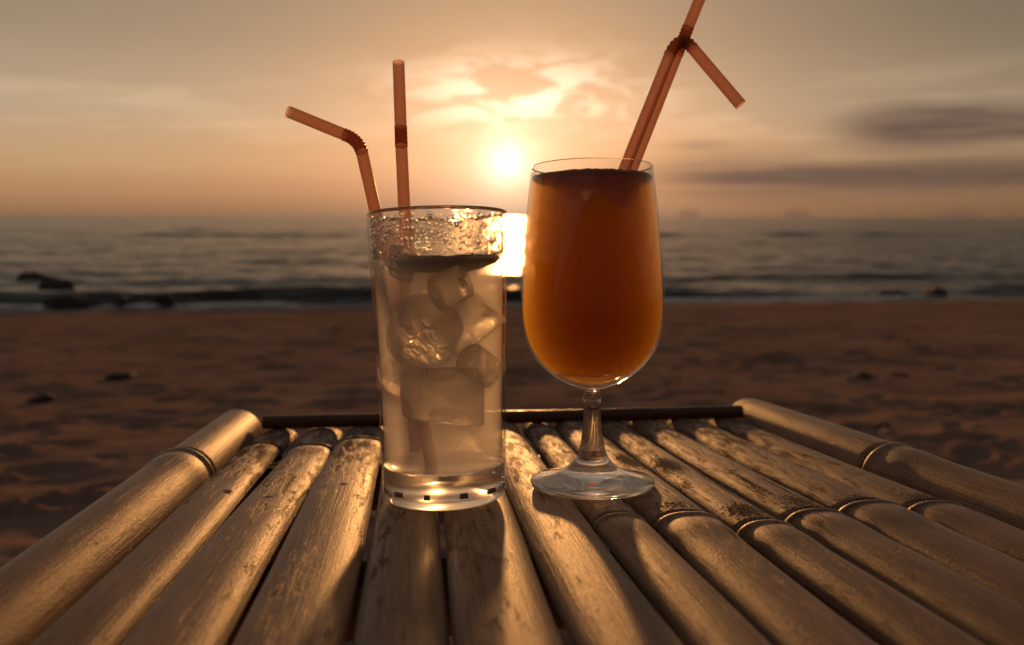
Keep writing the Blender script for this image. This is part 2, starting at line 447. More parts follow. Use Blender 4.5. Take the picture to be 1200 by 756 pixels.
def bamboo_mat(name, c_lo, c_hi, brown, rough_base=0.32, gloss=0.32):
    M, k = mat(name)
    tcs = k.node('ShaderNodeTexCoord'); oi = k.node('ShaderNodeObjectInfo')
    off = k.node('ShaderNodeVectorMath', operation='ADD'); k.put(off.inputs[0], tcs.outputs['Object'])
    k.put(off.inputs[1], k.xyz(k.m('MULTIPLY', oi.outputs['Random'], 7.0), k.m('MULTIPLY', oi.outputs['Random'], 13.0), 0.0))
    pos = off.outputs[0]
    fib = k.noise(k.vmul(pos, (900, 22, 900)), 1.0, 4, 0.65)
    blot = k.noise(k.vmul(pos, (60, 16, 60)), 1.0, 4, 0.6)
    sand_d = k.noise(pos, 700.0, 2, 0.6)
    fine = k.noise(k.vmul(pos, (500, 300, 500)), 1.0, 4, 0.7)
    stain = k.node('ShaderNodeAttribute', attribute_name='stain').outputs['Fac']
    edge = k.node('ShaderNodeAttribute', attribute_name='edge').outputs['Fac']
    wear = k.node('ShaderNodeAttribute', attribute_name='wear').outputs['Fac']
    fray = k.node('ShaderNodeAttribute', attribute_name='fray').outputs['Fac']
    grit = k.noise(pos, 1100.0, 3, 0.65)
    c = k.ramp(blot, [(0.30, c_lo), (0.70, c_hi)])
    c = k.mix(k.m('MULTIPLY', k.step(fib, 0.42, 0.66), 0.55), c, brown)
    # brown scuffs where the skin has worn through
    patch = k.noise(k.vmul(pos, (260, 45, 260)), 1.0, 6, 0.75)
    scuff = k.step(k.m('ADD', k.m('ADD', k.m('MULTIPLY', patch, 0.7), k.m('MULTIPLY', grit, 0.35)), k.m('MULTIPLY', wear, 0.16)), 0.585, 0.70)
    c = k.mix(k.m('MULTIPLY', scuff, 0.66), c, brown)
    c = k.mix(k.m('MULTIPLY', fray, 0.8), c, (0.060, 0.028, 0.014))
    # black mould, speckled away from its core
    mould = k.step(k.m('ADD', stain, k.m('ADD', k.m('MULTIPLY', k.m('SUBTRACT', fine, 0.5), 1.0), k.m('MULTIPLY', k.m('SUBTRACT', grit, 0.5), 1.9))), 0.46, 0.60)
    specks = k.m('MULTIPLY', k.step(grit, 0.61, 0.66), k.m('MULTIPLY', k.step(wear, 0.4, 1.0), 0.8))
    mould = k.m('MAXIMUM', mould, specks)
    c = k.mix(k.m('MULTIPLY', mould, 0.92), c, (0.018, 0.011, 0.008))
    c = k.mix(k.m('MULTIPLY', edge, 0.55), c, (0.070, 0.038, 0.020))
    hgt = k.m('ADD', k.m('MULTIPLY', fib, 0.5), k.m('ADD', k.m('MULTIPLY', grit, 0.6), k.m('ADD', k.m('MULTIPLY', mould, -0.5), k.m('MULTIPLY', scuff, -0.5))))
    rg = k.m('ADD', rough_base, k.m('ADD', k.m('MULTIPLY', fine, 0.22), k.m('MULTIPLY', mould, 0.3)), clamp=True)
    nrm = k.bump(hgt, 0.6, 0.0008)
    d = k.node('ShaderNodeBsdfDiffuse'); k.put(d.inputs['Color'], c); k.put(d.inputs['Normal'], nrm); d.inputs['Roughness'].default_value = 0.5
    gl = k.node('ShaderNodeBsdfGlossy'); k.put(gl.inputs['Roughness'], rg); k.put(gl.inputs['Normal'], nrm); gl.inputs['Color'].default_value = (1, 1, 1, 1)
    lw = k.node('ShaderNodeLayerWeight'); lw.inputs['Blend'].default_value = 0.5
    fac = k.m('ADD', 0.025, k.m('MULTIPLY', k.m('POWER', lw.outputs['Facing'], 5.0), gloss))
    fac = k.m('MULTIPLY', fac, k.m('SUBTRACT', 1.0, k.m('MULTIPLY', k.m('MAXIMUM', mould, scuff), 0.75)))
    p = k.node('ShaderNodeMixShader'); k.put(p.inputs[0], fac); k.put(p.inputs[1], d.outputs[0]); k.put(p.inputs[2], gl.outputs[0])
    k.put(k.out.inputs[0], p.outputs[0]); return M
BM_ = bamboo_mat('bamboo_slat_skin', (0.175, 0.090, 0.050), (0.300, 0.175, 0.108), (0.070, 0.028, 0.012))
BR_ = bamboo_mat('bamboo_rail_skin', (0.180, 0.094, 0.053), (0.290, 0.172, 0.104), (0.085, 0.036, 0.016))
BD_ = bamboo_mat('dark_bamboo_rod', (0.075, 0.034, 0.019), (0.13, 0.064, 0.036), (0.03, 0.015, 0.010), 0.22, 0.7)

U_NEAR = -0.43
def slat(v0, v1, u_far, nodes, seed, stains=(), lift=0.0, arch=0.0066):
    """a split half culm: curved skin on top, open side down; nodes = [(u, strength)]"""
    L = 460; A = 27
    us = np.linspace(U_NEAR, u_far, L)
    w = (v1-v0)/2 - 0.0008; vc = (v0+v1)/2
    r_ = np.random.default_rng(seed)
    ph = r_.uniform(0, 6)
    bend = 0.0012*np.sin(us*7+ph) + 0.0006*np.sin(us*19+ph*2)
    wid = w*(1+0.012*np.sin(us*11+ph*3))
    top = np.full(L, lift) + 0.0009*np.sin(us*9+ph*1.7)
    for un, st in nodes:
        d = us-un
        top += 0.0011*st*np.exp(-(d/0.0028)**2) - 0.0015*st*np.exp(-((d-0.0052)/0.0022)**2) + 0.0010*st*np.exp(-((d+0.016)/0.014)**2)
        wid += 0.0007*st*np.exp(-(d/0.004)**2)
    an = np.linspace(-1, 1, A)
    V, st_, ed_ = [], [], []
    for i in range(L):
        for a in an:
            z = top[i] - arch*(1-math.sqrt(max(0.0, 1-(abs(a)*0.985)**2.5)))*1.15
            V.append((bend[i]+wid[i]*a, us[i], z))
            ed_.append(max(0.0, (abs(a)-0.8)/0.2))
    P = np.array(V)
    stn = np.zeros(len(P))
    for un, st in nodes:
        d = P[:, 1]-un
        frill = 0.006+0.016*np.clip(vnoise(P[:, 0]*420+seed, P[:, 0]*0+un*50, seed)+0.35, 0, 1)
        stn = np.maximum(stn, 0.62*st*np.exp(-((d-0.0045)/0.0032)**2))
        stn = np.maximum(stn, np.where(d > 0, 0, 1)*0.0)
    for su, sv, lu, lv, amp in stains:
        d = np.sqrt(((P[:, 1]-su)/lu)**2+((P[:, 0]+vc-sv)/lv)**2)
        stn = np.maximum(stn, amp*np.exp(-d**2))
    # worn, gritty skin towards the sea end and in long patches
    wear = sstep(P[:, 1], -0.08, 0.17)*0.75 + 0.55*fbm(P[:, 0]*90+seed*2.3, P[:, 1]*9, seed+5, 3) + 0.10
    # frayed brown skin hanging from the far node
    un = nodes[0][0]; d = un - P[:, 1]
    fr_len = 0.003 + 0.110*np.clip(vnoise(P[:, 0]*520+seed*9.7, P[:, 0]*0+seed, seed+3), 0, 1)**1.3*nodes[0][1]
    fray = np.where((d > -0.002) & (d < fr_len), 1.0, 0.0)
    Fc = []
    for i in range(L-1):
        for j in range(A-1):
            b = i*A+j; Fc.append((b, b+1, b+A+1, b+A))
    # underside, offset inward
    B = len(V); tk = 0.0042
    for i in range(L):
        for a in an:
            x, y, z = V[i*A+int(round((a+1)/2*(A-1)))]
            V.append((x*0.86+bend[i]*0.14, y, z-tk*(1-0.35*abs(a))))
    for i in range(L-1):
        for j in range(A-1):
            b = B+i*A+j; Fc.append((b+A, b+A+1, b+1, b))
        for j in (0, A-1):
            q = (i*A+j, (i+1)*A+j, B+(i+1)*A+j, B+i*A+j); Fc.append(q if j == 0 else q[::-1])
    for i in (0, L-1):
        for j in range(A-1):
            q = (i*A+j, B+i*A+j, B+i*A+j+1, i*A+j+1); Fc.append(q if i == 0 else q[::-1])
    stn = np.concatenate([stn, np.zeros(len(V)-len(stn))]); ed = np.array(ed_ + [1.0]*(len(V)-len(ed_)))
    o = mesh_obj('slat', V, Fc, BM_, table, attrs={'stain': stn, 'edge': ed, 'wear': np.concatenate([wear, np.ones(len(V)-len(wear))]), 'fray': np.concatenate([fray, np.zeros(len(V)-len(fray))])}, sharp=50)
    o.location = (vc, 0, 0); return o
E_ = [-0.203, -0.175, -0.143, -0.108, -0.077, -0.043, -0.010, 0.015, 0.046, 0.073, 0.103, 0.136, 0.166]
SL = [  # far end u, node list, stains (u, v, length, width, strength)
    (0.2265, [(0.158, 1.1)], [(0.02, -0.183, 0.006, 0.003, 0.8)]),
    (0.2285, [(0.153, 1.2)], [(0.005, -0.16, 0.004, 0.004, 0.8), (0.02, -0.15, 0.004, 0.003, 0.7)]),
    (0.2285, [(0.164, 1.2)], [(0.180, -0.12, 0.016, 0.007, 0.66), (0.184, -0.135, 0.008, 0.006, 0.6), (0.02, -0.125, 0.004, 0.003, 0.8), (0.018, -0.137, 0.004, 0.004, 0.6)]),
    (0.2265, [(0.19, 1.0)], [(0.10, -0.09, 0.02, 0.01, 0.4)]),
    (0.2295, [(0.20, 1.0)], [(0.03, -0.06, 0.02, 0.008, 0.35)]),
    (0.2265, [(0.213, 0.9)], [(0.145, -0.025, 0.035, 0.012, 0.42), (0.12, -0.02, 0.01, 0.006, 0.5)]),
    (0.2295, [(0.205, 1.0), (-0.056, 0.8)], [(0.13, 0.002, 0.035, 0.012, 0.46), (0.10, 0.006, 0.008, 0.006, 0.7), (-0.041, 0.0, 0.010, 0.012, 0.45)]),
    (0.2275, [(0.222, 0.7), (-0.061, 0.95)], [(0.14, 0.03, 0.05, 0.014, 0.42), (-0.045, 0.03, 0.014, 0.014, 0.62), (0.060, 0.034, 0.030, 0.010, 0.85), (0.0, 0.024, 0.03, 0.0025, 0.7)]),
    (0.2285, [(0.218, 0.7), (-0.074, 0.95)], [(0.055, 0.056, 0.032, 0.010, 0.85), (0.0, 0.066, 0.05, 0.002, 0.75), (0.14, 0.06, 0.06, 0.014, 0.40), (-0.052, 0.06, 0.02, 0.013, 0.80), (0.01, 0.05, 0.02, 0.006, 0.55)]),
    (0.2265, [(-0.061, 0.85)], [(-0.043, 0.09, 0.020, 0.013, 0.70), (0.12, 0.085, 0.08, 0.014, 0.38), (0.0, 0.083, 0.05, 0.0022, 0.75), (-0.01, 0.093, 0.045, 0.0018, 0.75), (0.02, 0.099, 0.03, 0.0018, 0.6), (0.03, 0.085, 0.005, 0.004, 0.7)]),
    (0.2285, [(-0.054, 0.8)], [(-0.044, 0.118, 0.012, 0.015, 0.55), (0.10, 0.12, 0.08, 0.012, 0.34), (-0.005, 0.128, 0.004, 0.003, 0.7)]),
    (0.2265, [(-0.055, 0.8)], [(-0.042, 0.152, 0.014, 0.016, 0.66), (0.01, 0.148, 0.004, 0.003, 0.7), (0.16, 0.15, 0.05, 0.012, 0.34)]),
]
lifts = [-0.001, -0.0006, 0.0, -0.0002, -0.0002, 0.0, -0.0007, -0.0002, -0.0008, -0.0002, 0.0, -0.0005]
for i, (uf, nd, stn) in enumerate(SL):
    slat(E_[i], E_[i+1], uf, nd, 40+i, stn, lifts[i])

def pole(name, p0, p1, r, nodes, seed, material, seg=36, L=320, bow=0.0015, jag=0.0, parent=None, hollow=0.0045):
    """a whole culm between two points in table space; hollow end, ringed nodes"""
    p0, p1 = Vector(p0), Vector(p1); ax = p1-p0; ln = ax.length; ax.normalize()
    t = np.linspace(0, 1, L); r_ = np.random.default_rng(seed); ph = r_.uniform(0, 6)
    rad = r*(1+0.012*np.sin(t*ln*16+ph)); st = np.zeros(L)
    for un, s in nodes:
        d = t*ln-un
        rad = rad + s*(0.0012*np.exp(-(d/0.003)**2) - 0.0014*np.exp(-((d-0.0062)/0.0022)**2) + 0.0008*np.exp(-((d+0.018)/0.015)**2))
        st = np.maximum(st, 0.60*s*np.exp(-((d-0.006)/0.0022)**2))
    V, Fc, at_ = [], [], []
    for layer, dr in ((0, 0.0), (1, -hollow)):
        for i in range(L):
            for s in range(seg):
                a = 2*math.pi*s/seg; rr_ = rad[i]+dr
                cut = jag*(0.5+0.5*math.sin(a+0.6))*max(0.0, (t[i]-0.97)/0.03)
                V.append((rr_*math.cos(a), t[i]*ln-cut, rr_*math.sin(a)+bow*math.sin(t[i]*3.1+ph))); at_.append(st[i] if layer == 0 else 0.3)
    for b, fl in ((0, 0), (L*seg, 1)):
        for i in range(L-1):
            for s in range(seg):
                s2 = (s+1) % seg; q = (b+i*seg+s, b+(i+1)*seg+s, b+(i+1)*seg+s2, b+i*seg+s2)
                Fc.append(q[::-1] if fl else q)
    B = L*seg
    for s in range(seg):
        s2 = (s+1) % seg; e = (L-1)*seg
        Fc.append((s, s2, B+s2, B+s)); Fc.append((e+s2, e+s, B+e+s, B+e+s2))
    o = mesh_obj(name, V, Fc, material, parent or table, attrs={'stain': at_, 'edge': [0.0]*B+[1.0]*(len(V)-B)}, sharp=50)
    q = Vector((0, 1, 0)).rotation_difference(ax)
    o.matrix_local = Matrix.Translation(p0) @ q.to_matrix().to_4x4(); return o
pole('rail', (-0.2203, U_NEAR, -0.0175), (-0.2203, 0.244, -0.0035), 0.0175, [(U_NEAR*-1+0.075, 1.3), (0.16, 1.0)], 3, BR_, jag=0.012)
pole('rail', (0.1855, U_NEAR, -0.0115), (0.1850, 0.262, -0.0105), 0.0185, [(-U_NEAR+0.040, 1.2), (0.12, 1.0)], 5, BR_, jag=0.006)
rod = pole('end_rod', (-0.2005, 0.2245, 0.0034), (0.166, 0.2245, 0.0036), 0.0050, [(0.13, 0.3), (0.29, 0.3)], 8, BD_, seg=20, L=120, bow=0.0006, hollow=0.003)
# carrying frame under the slats, and four legs down into the sand
for un in (0.18, -0.05, -0.36):
    pole('crossbeam', (-0.235, un, -0.036), (0.197, un, -0.036), 0.0165, [(0.1, 1), (0.3, 1)], int(un*100)+90, BR_, seg=20, L=60)
for un in (0.205, -0.385):
    for vv in (-0.196, 0.155):
        top_ = TO + TU*un + TV*vv - TN*0.020
        gz = float(sand_h(np.array(top_.x), np.array(top_.y)))
        hl = (top_.z-gz+0.06)
        foot_l = TM.inverted() @ (top_ - Vector((0, 0, hl)))
        pole('leg', (vv, un, -0.020), tuple(foot_l), 0.017, [(0.15, 1), (0.36, 1)], int(abs(un*100)+vv*100)+60, BR_, seg=20, L=60)

# ------------------------------------------------------------------ glass, liquids
def thin_glass(name, fog=0.0, tint=(0.97, 0.965, 0.95), rough=0.03, edge=0.85):
    M, k = mat(name)
    lw = k.node('ShaderNodeLayerWeight'); lw.inputs['Blend'].default_value = 0.5
    fac = k.m('ADD', k.m('MULTIPLY', k.m('POWER', lw.outputs['Facing'], 4.0), edge), 0.03, clamp=True)
    t = k.node('ShaderNodeBsdfTransparent'); t.inputs[0].default_value = (*tint, 1)
    gl = k.node('ShaderNodeBsdfGlossy'); gl.inputs['Roughness'].default_value = rough; gl.inputs[0].default_value = (0.95, 0.95, 0.95, 1)
    mx = k.node('ShaderNodeMixShader'); k.put(mx.inputs[0], fac); k.put(mx.inputs[1], t.outputs[0]); k.put(mx.inputs[2], gl.outputs[0])
    last = mx.outputs[0]
    if fog:
        tcs = k.node('ShaderNodeTexCoord'); nz = k.noise(tcs.outputs['Object'], 520.0, 3, 0.6)
        big = k.noise(tcs.outputs['Object'], 60.0, 3)
        tr = k.node('ShaderNodeBsdfRefraction'); tr.inputs['IOR'].default_value = 1.12; tr.inputs['Roughness'].default_value = 0.22
        tr.inputs[0].default_value = (0.98, 0.95, 0.9, 1)
        k.put(tr.inputs['Normal'], k.bump(nz, 0.8, 0.0008))
        f2 = k.m('MULTIPLY', k.step(k.m('ADD', k.m('MULTIPLY', nz, 0.5), k.m('MULTIPLY', big, 0.5)), 0.40, 0.58), fog)
        m2 = k.node('ShaderNodeMixShader'); k.put(m2.inputs[0], f2); k.put(m2.inputs[1], last); k.put(m2.inputs[2], tr.outputs[0]); last = m2.outputs[0]
    k.put(k.out.inputs[0], last); return M
def solid_glass(name, rough=0.0, ior=1.48, clear=0.0, color=(0.98, 0.975, 0.96), bump=None, milk=0.0):
    M, k = mat(name)
    gl = k.node('ShaderNodeBsdfGlass'); gl.inputs['Roughness'].default_value = rough; gl.inputs['IOR'].default_value = ior
    gl.inputs[0].default_value = (*color, 1)
    if bump:
        tcs = k.node('ShaderNodeTexCoord'); k.put(gl.inputs['Normal'], k.bump(k.noise(tcs.outputs['Object'], bump[0], 4, 0.6), bump[1], bump[2]))
    last = gl.outputs[0]
    if milk:
        tl = k.node('ShaderNodeBsdfTranslucent'); tl.inputs[0].default_value = (0.9, 0.88, 0.85, 1)
        mm = k.node('ShaderNodeMixShader'); mm.inputs[0].default_value = milk; k.put(mm.inputs[1], last); k.put(mm.inputs[2], tl.outputs[0]); last = mm.outputs[0]
    if clear:
        t = k.node('ShaderNodeBsdfTransparent'); t.inputs[0].default_value = (*color, 1)
        mx = k.node('ShaderNodeMixShader'); mx.inputs[0].default_value = clear; k.put(mx.inputs[1], last); k.put(mx.inputs[2], t.outputs[0]); last = mx.outputs[0]
    k.put(k.out.inputs[0], last); return M
G_WALL = thin_glass('tumbler_wall_glass', fog=0.0)
G_FOG = thin_glass('tumbler_wet_glass', fog=0.6)
G_BOWL = thin_glass('goblet_bowl_glass', rough=0.02)
G_SOLID = solid_glass('solid_glass', rough=0.01, clear=0.12)
G_RIM = solid_glass('rim_glass', rough=0.02, clear=0.2, color=(0.86, 0.78, 0.70))
G_BASE = solid_glass('tumbler_base_glass', rough=0.16, clear=0.12)
G_DROP = solid_glass('water_drop', rough=0.02, ior=1.33, clear=0.15)
G_ICE = solid_glass('ice', rough=0.10, ior=1.24, clear=0.18, bump=(110.0, 1.0, 0.006), milk=0.20)

# --- tall tumbler
HT = 0.1355
TUM = frame(-0.0155, -0.0745, 0.0005, R(-0.9))
tumbler = empty('tumbler', TUM)
tag(tumbler, 'tall straight-sided clear glass tumbler of iced cloudy drink on the bamboo slats', 'tumbler')
def rt_out(h): return 0.0288 + (0.0329-0.0288)*(h/HT) 
WALLT = 0.0017
LIQ = 0.1135
# wall: lower part and the wet band above the drink are one shell; faces above the drink take the wet glass
hs = [0.0045, 0.012, 0.02, 0.04, 0.06, 0.08, 0.10, LIQ, 0.118, 0.122, 0.126, 0.130, HT-0.0015]
prof = [(rt_out(h), h) for h in hs] + [(rt_out(HT)-0.0002, HT-0.0005), (rt_out(HT)-WALLT/2, HT), (rt_out(HT)-WALLT+0.0002, HT-0.0005)]
prof += [(rt_out(h)-WALLT, h) for h in reversed(hs[2:])]
V, Fc = lathe(prof, 128)
wall = mesh_obj('wall', V, Fc, G_WALL, tumbler)
wall.data.materials.append(G_FOG); wall.data.materials.append(G_RIM)
for p_ in wall.data.polygons:
    if LIQ < p_.center.z < HT-0.002 and math.hypot(p_.center.x, p_.center.y) < rt_out(p_.center.z)-WALLT*0.5: p_.material_index = 1
    elif p_.center.z >= HT-0.002: p_.material_index = 2
bp = [(0.0, 0.0012), (0.014, 0.0012), (0.0215, 0.0004), (0.0246, 0.0), (0.0262, 0.0006), (0.0278, 0.0022), (0.0286, 0.0042), (rt_out(0.0055), 0.0055), (rt_out(0.0172)-0.0008, 0.0172), (rt_out(0.0172)-WALLT-0.0006, 0.0168), (0.024, 0.0155), (0.014, 0.0142), (0.0, 0.0138)]
V, Fc = lathe(bp, 128)
mesh_obj('base', V, Fc, G_BASE, tumbler, sharp=60)
# moulded grip studs round the foot
DK, k = mat('moulded_stud_glass')
p = principled(k, Base_Color=(0.20, 0.16, 0.13), Roughness=0.2); k.put(k.out.inputs[0], p.outputs[0])
V, Fc = [], []
for i in range(13):
    a0 = 2*math.pi*i/13 + 0.11 + 0.1*math.sin(i*5.3)
    b = len(V)
    wdt = 0.05 + 0.045*((i*7) % 3)/2
    for dr in (-0.0012, 0.00015):
        for da, z in ((-wdt, 0.0058), (wdt, 0.0058), (wdt*0.8, 0.0082), (-wdt*0.8, 0.0082)):
            rr_ = rt_out(z)+dr; V.append((rr_*math.cos(a0+da), rr_*math.sin(a0+da), z))
    for f in ((0, 3, 2, 1), (4, 5, 6, 7), (0, 1, 5, 4), (1, 2, 6, 5), (2, 3, 7, 6), (3, 0, 4, 7)): Fc.append(tuple(b+q for q in f))
o = mesh_obj('grip_studs', V, Fc, DK, tumbler, smooth=False); o['kind'] = 'stuff'
# drops clinging inside above the drink
V, Fc = [], []
dr_ = random.Random(5)
bm = bmesh.new(); bmesh.ops.create_icosphere(bm, subdivisions=2, radius=1.0)
iv = [v.co.copy() for v in bm.verts]; iff = [tuple(v.index for v in f.verts) for f in bm.faces]; bm.free()
for i in range(800):
    a = dr_.uniform(0, 2*math.pi); h = LIQ + 0.0012 + (HT-LIQ-0.004)*dr_.random()
    rr_ = rt_out(h)-WALLT; s = dr_.choice((0.00025, 0.00035, 0.0005, 0.0005, 0.0008))*dr_.uniform(0.8, 1.4)
    b = len(V); ca, sa = math.cos(a), math.sin(a)
    for q in iv:
        rad = rr_ - q.x*s*0.55; tg = q.y*s
        V.append((rad*ca - tg*sa, rad*sa + tg*ca, h+q.z*s*1.25))
    Fc += [tuple(b+j for j in f) for f in iff]
o = mesh_obj('condensation_drops', V, Fc, G_DROP, tumbler); o['kind'] = 'stuff'

# the cloudy drink
LM, k = mat('cloudy_soda')
lw = k.node('ShaderNodeLayerWeight'); lw.inputs['Blend'].default_value = 0.5
fac = k.m('ADD', k.m('MULTIPLY', k.m('POWER', lw.outputs['Facing'], 3.0), 0.5), 0.03, clamp=True)
t = k.node('ShaderNodeBsdfTransparent'); t.inputs[0].default_value = (1, 1, 1, 1)
gl = k.node('ShaderNodeBsdfGlossy'); gl.inputs['Roughness'].default_value = 0.15
mx = k.node('ShaderNodeMixShader'); k.put(mx.inputs[0], fac); k.put(mx.inputs[1], t.outputs[0]); k.put(mx.inputs[2], gl.outputs[0])
k.put(k.out.inputs[0], mx.outputs[0])
pv = k.node('ShaderNodeVolumePrincipled')
pv.inputs['Color'].default_value = (0.76, 0.765, 0.82, 1); pv.inputs['Density'].default_value = 44.0; pv.inputs['Anisotropy'].default_value = 0.5
k.put(k.out.inputs['Volume'], pv.outputs[0])
lp = [(0.0, 0.0142), (0.0145, 0.0146), (0.0240, 0.0160), (rt_out(0.0178)-WALLT-0.0002, 0.0180)] + [(rt_out(h)-WALLT-0.0002, h) for h in (0.03, 0.05, 0.07, 0.09, 0.105, LIQ-0.001)] + [(rt_out(LIQ)-WALLT-0.0004, LIQ), (rt_out(LIQ)-WALLT-0.0018, LIQ-0.0009), (0.0, LIQ-0.001)]
V, Fc = lathe(lp, 96)
soda = mesh_obj('iced_drink', V, Fc, LM); soda.matrix_world = TUM
tag(soda, 'cloudy pale iced drink filling the tall tumbler', 'drink')

def ice(loc, rot, r, h, seed, label, mw, group, material=G_ICE):
    """a cylinder of tube ice, edges melted round, a dimple at each end"""
    hw, e = h/2, min(r, h)*0.10
    pr = [(0.0, -hw*0.55), (r*0.26, -hw*0.62), (r*0.34, -hw*0.95), (r*0.42, -hw), (r-2*e, -hw*1.0), (r-e*0.5, -hw+e*0.35), (r, -hw+e*1.4), (r*1.015, 0.0), (r, hw-e*1.4), (r-e*0.5, hw-e*0.35), (r-2*e, hw), (r*0.42, hw), (r*0.34, hw*0.95), (r*0.26, hw*0.62), (0.0, hw*0.55)]
    V, Fc = lathe(smooth_prof(pr, 4), 44)
    V2 = []
    for x, y, z in V:
        d = 1+0.075*float(fbm(np.array(x*55+seed*3.1), np.array(y*55+z*40), seed, 4)); sk = 0.10*math.sin(seed)
        V2.append((x*d*(1+0.10*math.sin(seed*1.7))+z*sk, y*d, z*(d+0.12*math.cos(seed*0.9)*x/r)))
    o = mesh_obj('ice_cube', V2, Fc, material)
    o.matrix_world = mw @ Matrix.Translation(loc) @ Matrix.Rotation(rot[0], 4, 'X') @ Matrix.Rotation(rot[1], 4, 'Y')
    tag(o, label, 'ice', group); return o
GI = 'ice pieces in the tall tumbler'
for loc, rot, r, h, lab in (
    ((-0.0075, -0.010, 0.0795), (48, 18), 0.0150, 0.021, 'bright tilted ice ring halfway up the tumbler beside the straw'),
    ((0.0000, -0.009, 0.0495), (-12, 5), 0.0180, 0.024, 'broad upright ice cylinder low in the tumbler'),
    ((0.0125, -0.005, 0.083), (20, 48), 0.0095, 0.027, 'long slanting ice piece against the tumbler wall'),
    ((-0.0175, -0.0155, 0.1115), (20, 25), 0.0072, 0.012, 'small ice knob poking out of the cloudy drink'),
    ((0.0000, 0.006, 0.0985), (72, -14), 0.0120, 0.024, 'ice piece just under the floating dark slice'),
    ((0.0120, 0.012, 0.062), (25, 70), 0.0120, 0.022, 'ice piece behind the broad ice cylinder in the tumbler'),
    ((0.0165, -0.0100, 0.0630), (60, -30), 0.0085, 0.015, 'small ice chip wedged between the broad ice cylinder and the tumbler wall'),
    ((0.0050, -0.0160, 0.1000), (40, 60), 0.0080, 0.017, 'clear ice piece hanging below the dark slice in front'),
    ((-0.0140, 0.012, 0.060), (70, 40), 0.0110, 0.022, 'ice piece between the straw foot and the broad ice cylinder')):
    ice(loc, (R(rot[0]), R(rot[1])), r, h, int(loc[2]*1000), lab, TUM, GI)

# thin dark citrus slice floating at the surface
LMt, k = mat('citrus_slice')
tcs = k.node('ShaderNodeTexCoord'); nz = k.noise(tcs.outputs['Object'], 300.0, 4, 0.6)
p = principled(k, Base_Color=k.ramp(nz, [(0.35, (0.035, 0.030, 0.008)), (0.7, (0.12, 0.095, 0.025))]), Roughness=0.45, Normal=k.bump(nz, 0.8, 0.001))
k.put(k.out.inputs[0], p.outputs[0])
pr = [(0.0, -0.0072), (0.008, -0.0068), (0.016, -0.0050), (0.0235, -0.0024), (0.0256, 0.0), (0.0245, 0.0013), (0.016, 0.0012), (0.0, 0.0010)]
V, Fc = lathe(pr, 72)
V = [(x, y, z+0.0011*float(fbm(np.array(x*420), np.array(y*420), 77, 3))) for x, y, z in V]
o = mesh_obj('citrus_slice', V, Fc, LMt); o.matrix_world = TUM @ Matrix.Translation((0.0035, 0.0, LIQ+0.0002)) @ Matrix.Rotation(R(2), 4, 'X')
tag(o, 'thin dark olive slice floating on the cloudy drink', 'garnish')

# --- goblet
GOB = frame(0, 0, 0.0003, R(0.25))
goblet = empty('goblet', GOB)
tag(goblet, 'stemmed clear glass goblet of orange juice standing on the bamboo slats', 'goblet')
SC = 2342.0
def gp(y, hw): return (hw/SC, (570-y)/SC)
outer = smooth_prof([gp(455, 12.0), gp(452.2, 21), gp(447.5, 33), gp(438, 48), gp(422, 65), gp(402, 76.6), gp(378, 82.6), gp(350, 84), gp(300, 81), gp(250, 76.6), gp(197, 70.8)], 6)
HG = outer[-1][1]; gw = 0.0009
inner = [(max(r-gw, 0.0), z+ (0.0022 if r < 0.02 else 0.0005)) for r, z in outer[3:]]
prof = outer + [(outer[-1][0]-0.0003, HG+0.0005), (outer[-1][0]-gw*0.7, HG+0.0006)] + inner[::-1][1:] + [(0.0, inner[0][1]-0.0003)]
V, Fc = lathe(prof, 128); bowl = mesh_obj('bowl', V, Fc, G_BOWL, goblet)
bowl.data.materials.append(G_RIM)
for p_ in bowl.data.polygons:
    if p_.center.z > HG-0.0004: p_.material_index = 1
stem = smooth_prof([gp(533, 17.5), gp(522, 14.2), gp(508, 12.0), gp(490, 10.4), gp(474, 9.8), gp(466, 10.6), gp(461.5, 10.4), gp(458, 9.4), gp(455.5, 11.0), gp(452.5, 14.5)], 5)
V, Fc = lathe(stem, 64, close_end=True); mesh_obj('stem', V, Fc, G_SOLID, goblet)
foot = [(0.0, 0.0016), (0.012, 0.0012), (0.024, 0.0004), (0.0295, 0.0)] + smooth_prof([(0.0306, 0.0007), (0.0311, 0.0022), (0.0308, 0.0036), (0.0292, 0.0044), (0.024, 0.0056), (0.018, 0.0072), (0.0132, 0.0094), (0.0098, 0.0124), gp(533, 17.5)], 5)
V, Fc = lathe(foot, 128); mesh_obj('foot', V, Fc, G_SOLID, goblet)
# orange juice
OM, k = mat('orange_juice')
t = k.node('ShaderNodeBsdfTransparent'); t.inputs[0].default_value = (1, 1, 1, 1)
k.put(k.out.inputs[0], t.outputs[0])
pv = k.node('ShaderNodeVolumePrincipled')
pv.inputs['Color'].default_value = (0.82, 0.54, 0.012, 1); pv.inputs['Density'].default_value = 125.0; pv.inputs['Anisotropy'].default_value = 0.65
k.put(k.out.inputs['Volume'], pv.outputs[0])
JT = (570-208.5)/SC
jp = [(0.0, inner[0][1]+0.0003)] + [(max(r-0.00015, 0.0), z+0.0002) for r, z in inner if z < JT] 
jp += [(jp[-1][0], JT), (jp[-1][0]-0.0012, JT-0.0006), (0.02, JT-0.0007), (0.0, JT-0.0007)]
V, Fc = lathe(jp, 96)
o = mesh_obj('orange_juice', V, Fc, OM); o.matrix_world = GOB
tag(o, 'opaque orange juice filling the stemmed goblet nearly to its rim', 'drink')
FR, k = mat('juice_froth')
tcs = k.node('ShaderNodeTexCoord'); nz = k.noise(tcs.outputs['Object'], 420.0, 4, 0.7)
